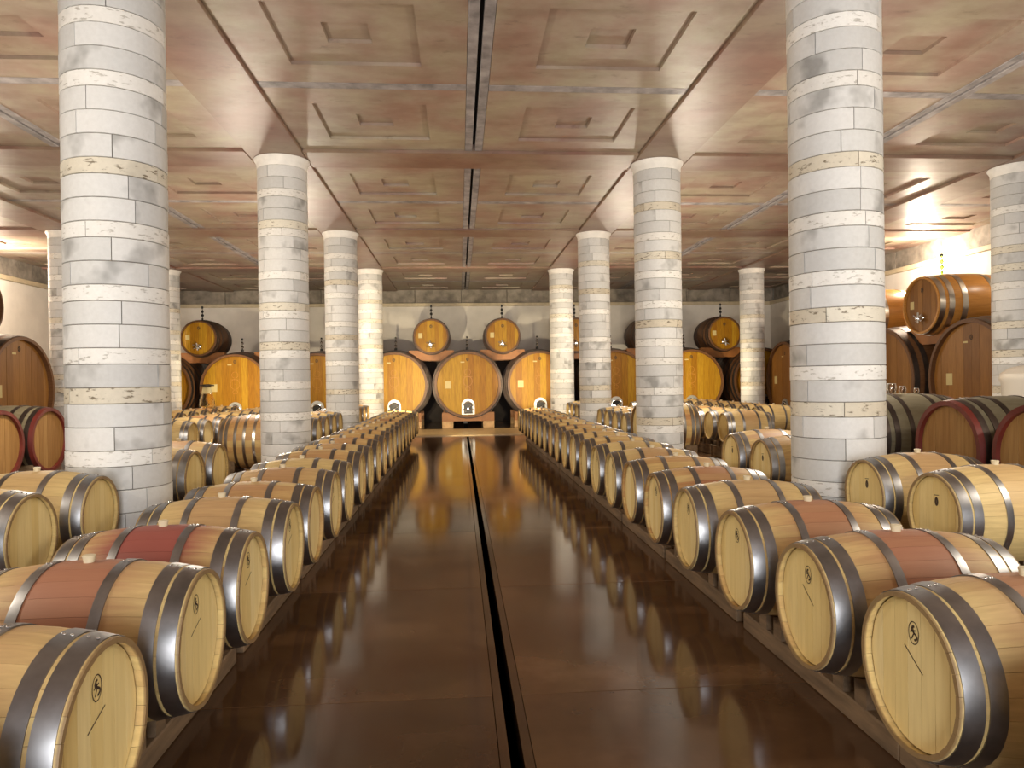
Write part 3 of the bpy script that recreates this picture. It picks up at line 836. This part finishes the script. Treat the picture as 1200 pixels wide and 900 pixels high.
# casks along the left wall
XHL = -9.3
ly = [10.9, 13.5, 16.1]
ln = ['nearest', 'middle', 'farthest']
for i, y in enumerate(ly):
    t, h = BIGB.build('great_cask', f'great brown cask along the left wall, {ln[i]} of the lower row', 'cask', (XHL - 1.3, y), 1.58, 0, 'great casks along the left wall')
    dress_big(t, h, BIGB.rb, BIGB.rh, door=False)
    saddle_stand('cask_stand', f'timber saddle stand under the {ln[i]} great cask of the left wall', XHL - 1.3, y, 2.6, prof_r(.94, 1.3, 1.265, 1.165), 1.58, 0, 'stand', 'saddle stands along the left wall', half=.93)
t, h = SMLB.build('small_cask', 'dark-rimmed small cask atop the left wall row, cut by the frame edge', 'cask', (XHL - .85, 14.83), 3.29, 0, None)
dress_small(t, h, SMLB.rb)
cradle('dark timber cradle boards under the small cask atop the left wall row', XHL - .85, 14.8, 0, 2.6, 0, prof_r(.53, .85, .69, .62), 3.29, 1.262, 1.58, .85, None)
# red-rimmed tonneaux
TN = CaskKit(.55, .51, .465, 'tonneau_body', 'tonneau_head', 'hoop_dark', 8, [(.44, .50), (.33, .39), (.16, .21)], .04, .04, 'red_rim')
TN.rimmed = True
for i, y in enumerate((5.62, 6.70, 8.25)):
    TN.build('tonneau', f'red-rimmed weathered tonneau on the right, {rn[i]} of the three', 'barrel', (4.75 + .55, y), .93, PI, 'red-rimmed tonneaux on the right')
    saddle_stand('tonneau_stand', f'low timber stand under the {rn[i]} red-rimmed tonneau on the right', 4.75 + .55, y, 1.1, prof_r(.4, .55, .51, .465), .93, PI, 'rack', 'stands under the right tonneaux')
for i, y in enumerate((8.8, 9.9, 11.0)):
    TN.build('tonneau', f'red-rimmed dark tonneau on the left, {ln[i]} of the three', 'barrel', (-6.0 - .55, y), .88, 0, 'red-rimmed tonneaux on the left')
    saddle_stand('tonneau_stand', f'low timber stand under the {ln[i]} red-rimmed tonneau on the left', -6.0 - .55, y, 1.1, prof_r(.4, .55, .51, .465), .88, 0, 'rack', 'stands under the left tonneaux')
# pale tonneaux with shiny hoops behind the second columns
TP = CaskKit(.56, .50, .43, 'body', 'head', 'hoop_bright', 8, [(.47, .53), (.38, .44), (.22, .27), (.06, .11)], .035, .04)
for sx, z, x, lb in ((0, .60, -3.74, 'left'), (PI, .72, 3.92, 'right')):
    t, h = TP.build('tonneau', f'pale plump tonneau with shiny hoops behind the second {lb} column', 'barrel', (x, 13.5), z, sx, None)
    saddle_stand('tonneau_stand', f'low timber stand under the pale tonneau behind the second {lb} column', x, 13.5, 1.12, prof_r(.4, .56, .50, .43), z, sx, 'rack', None)

# ---------------------------------------------------------------- small things
t = thing('plastic_vat', 'white round plastic vat before the banded column at the right edge', 'vat', (9.72, 11.3, 0))
obj('vat_body', mk('vat_body', *lathe([(0, .50), (.03, .54), (1.5, .58), (1.55, .61), (1.6, .61), (1.62, .57)], 36, 'Z', caps=(True, True)), 'white_plastic', 40), t)
obj('lid', mk('lid', *lathe([(1.60, .60), (1.66, .60), (1.75, .48), (1.80, .30), (1.82, .08), (1.86, .07), (1.86, .0001)], 36, 'Z'), 'white_plastic', 40), t)
t = thing('glass_demijohn', 'amber glass demijohn with flat dark cap standing on the far left barrels', 'bottle', (-6.42 - .8, 21.0, Z2 + RB - .006))
t.location = (-6.75 - HL, 21.16, Z2 + RB - .05)
obj('glass_body', mk('glass_body', *lathe([(0, .15), (.02, .20), (.12, .22), (.3, .2), (.48, .13), (.56, .10), (.66, .10), (.66, .085), (.5, .11), (.3, .18), (.1, .2), (.02, .17)], 24, 'Z', caps=(True, True)), 'amber_glass', 40), t)
obj('cap', mk('cap', *lathe([(.655, .06), (.665, .2), (.69, .2), (.72, .05)], 24, 'Z', caps=(True, True)), 'dark_metal', 40), t)
obj('paper_label', mk('paper_label', *lathe([(.45, .148), (.63, .112)], 24, 'Z'), 'tag', 40), t)
# glassware left on the tonneaux at the right
def tumbler(x, y, z, label, s=1.0, mat='glass'):
    t = thing('glass_tumbler', label, 'glass', (x, y, z), 0, 'glassware on the right tonneaux')
    obj('glass_bowl', mk('glass_bowl', *lathe([(0, .035*s), (.004*s, .042*s), (.06*s, .055*s), (.11*s, .045*s), (.11*s, .041*s), (.06*s, .050*s), (.012*s, .037*s)], 18, 'Z', caps=(True, True)), mat, 40), t)
    obj('glass_rim', mk('glass_rim', *lathe([(.108*s, .040*s), (.112*s, .043*s), (.108*s, .046*s)], 18, 'Z', closed=True), 'steel', 40), t)
tz = .93 + .51
tumbler(5.17, 8.25, tz - .005, 'biggest clear glass on the second tonneau from the column, right side', 1.1)
tumbler(5.32, 8.27, tz - .005, 'middle clear glass in the cluster on the right tonneau', .8)
tumbler(5.47, 8.23, tz - .008, 'smallest clear glass in the cluster on the right tonneau', .6)
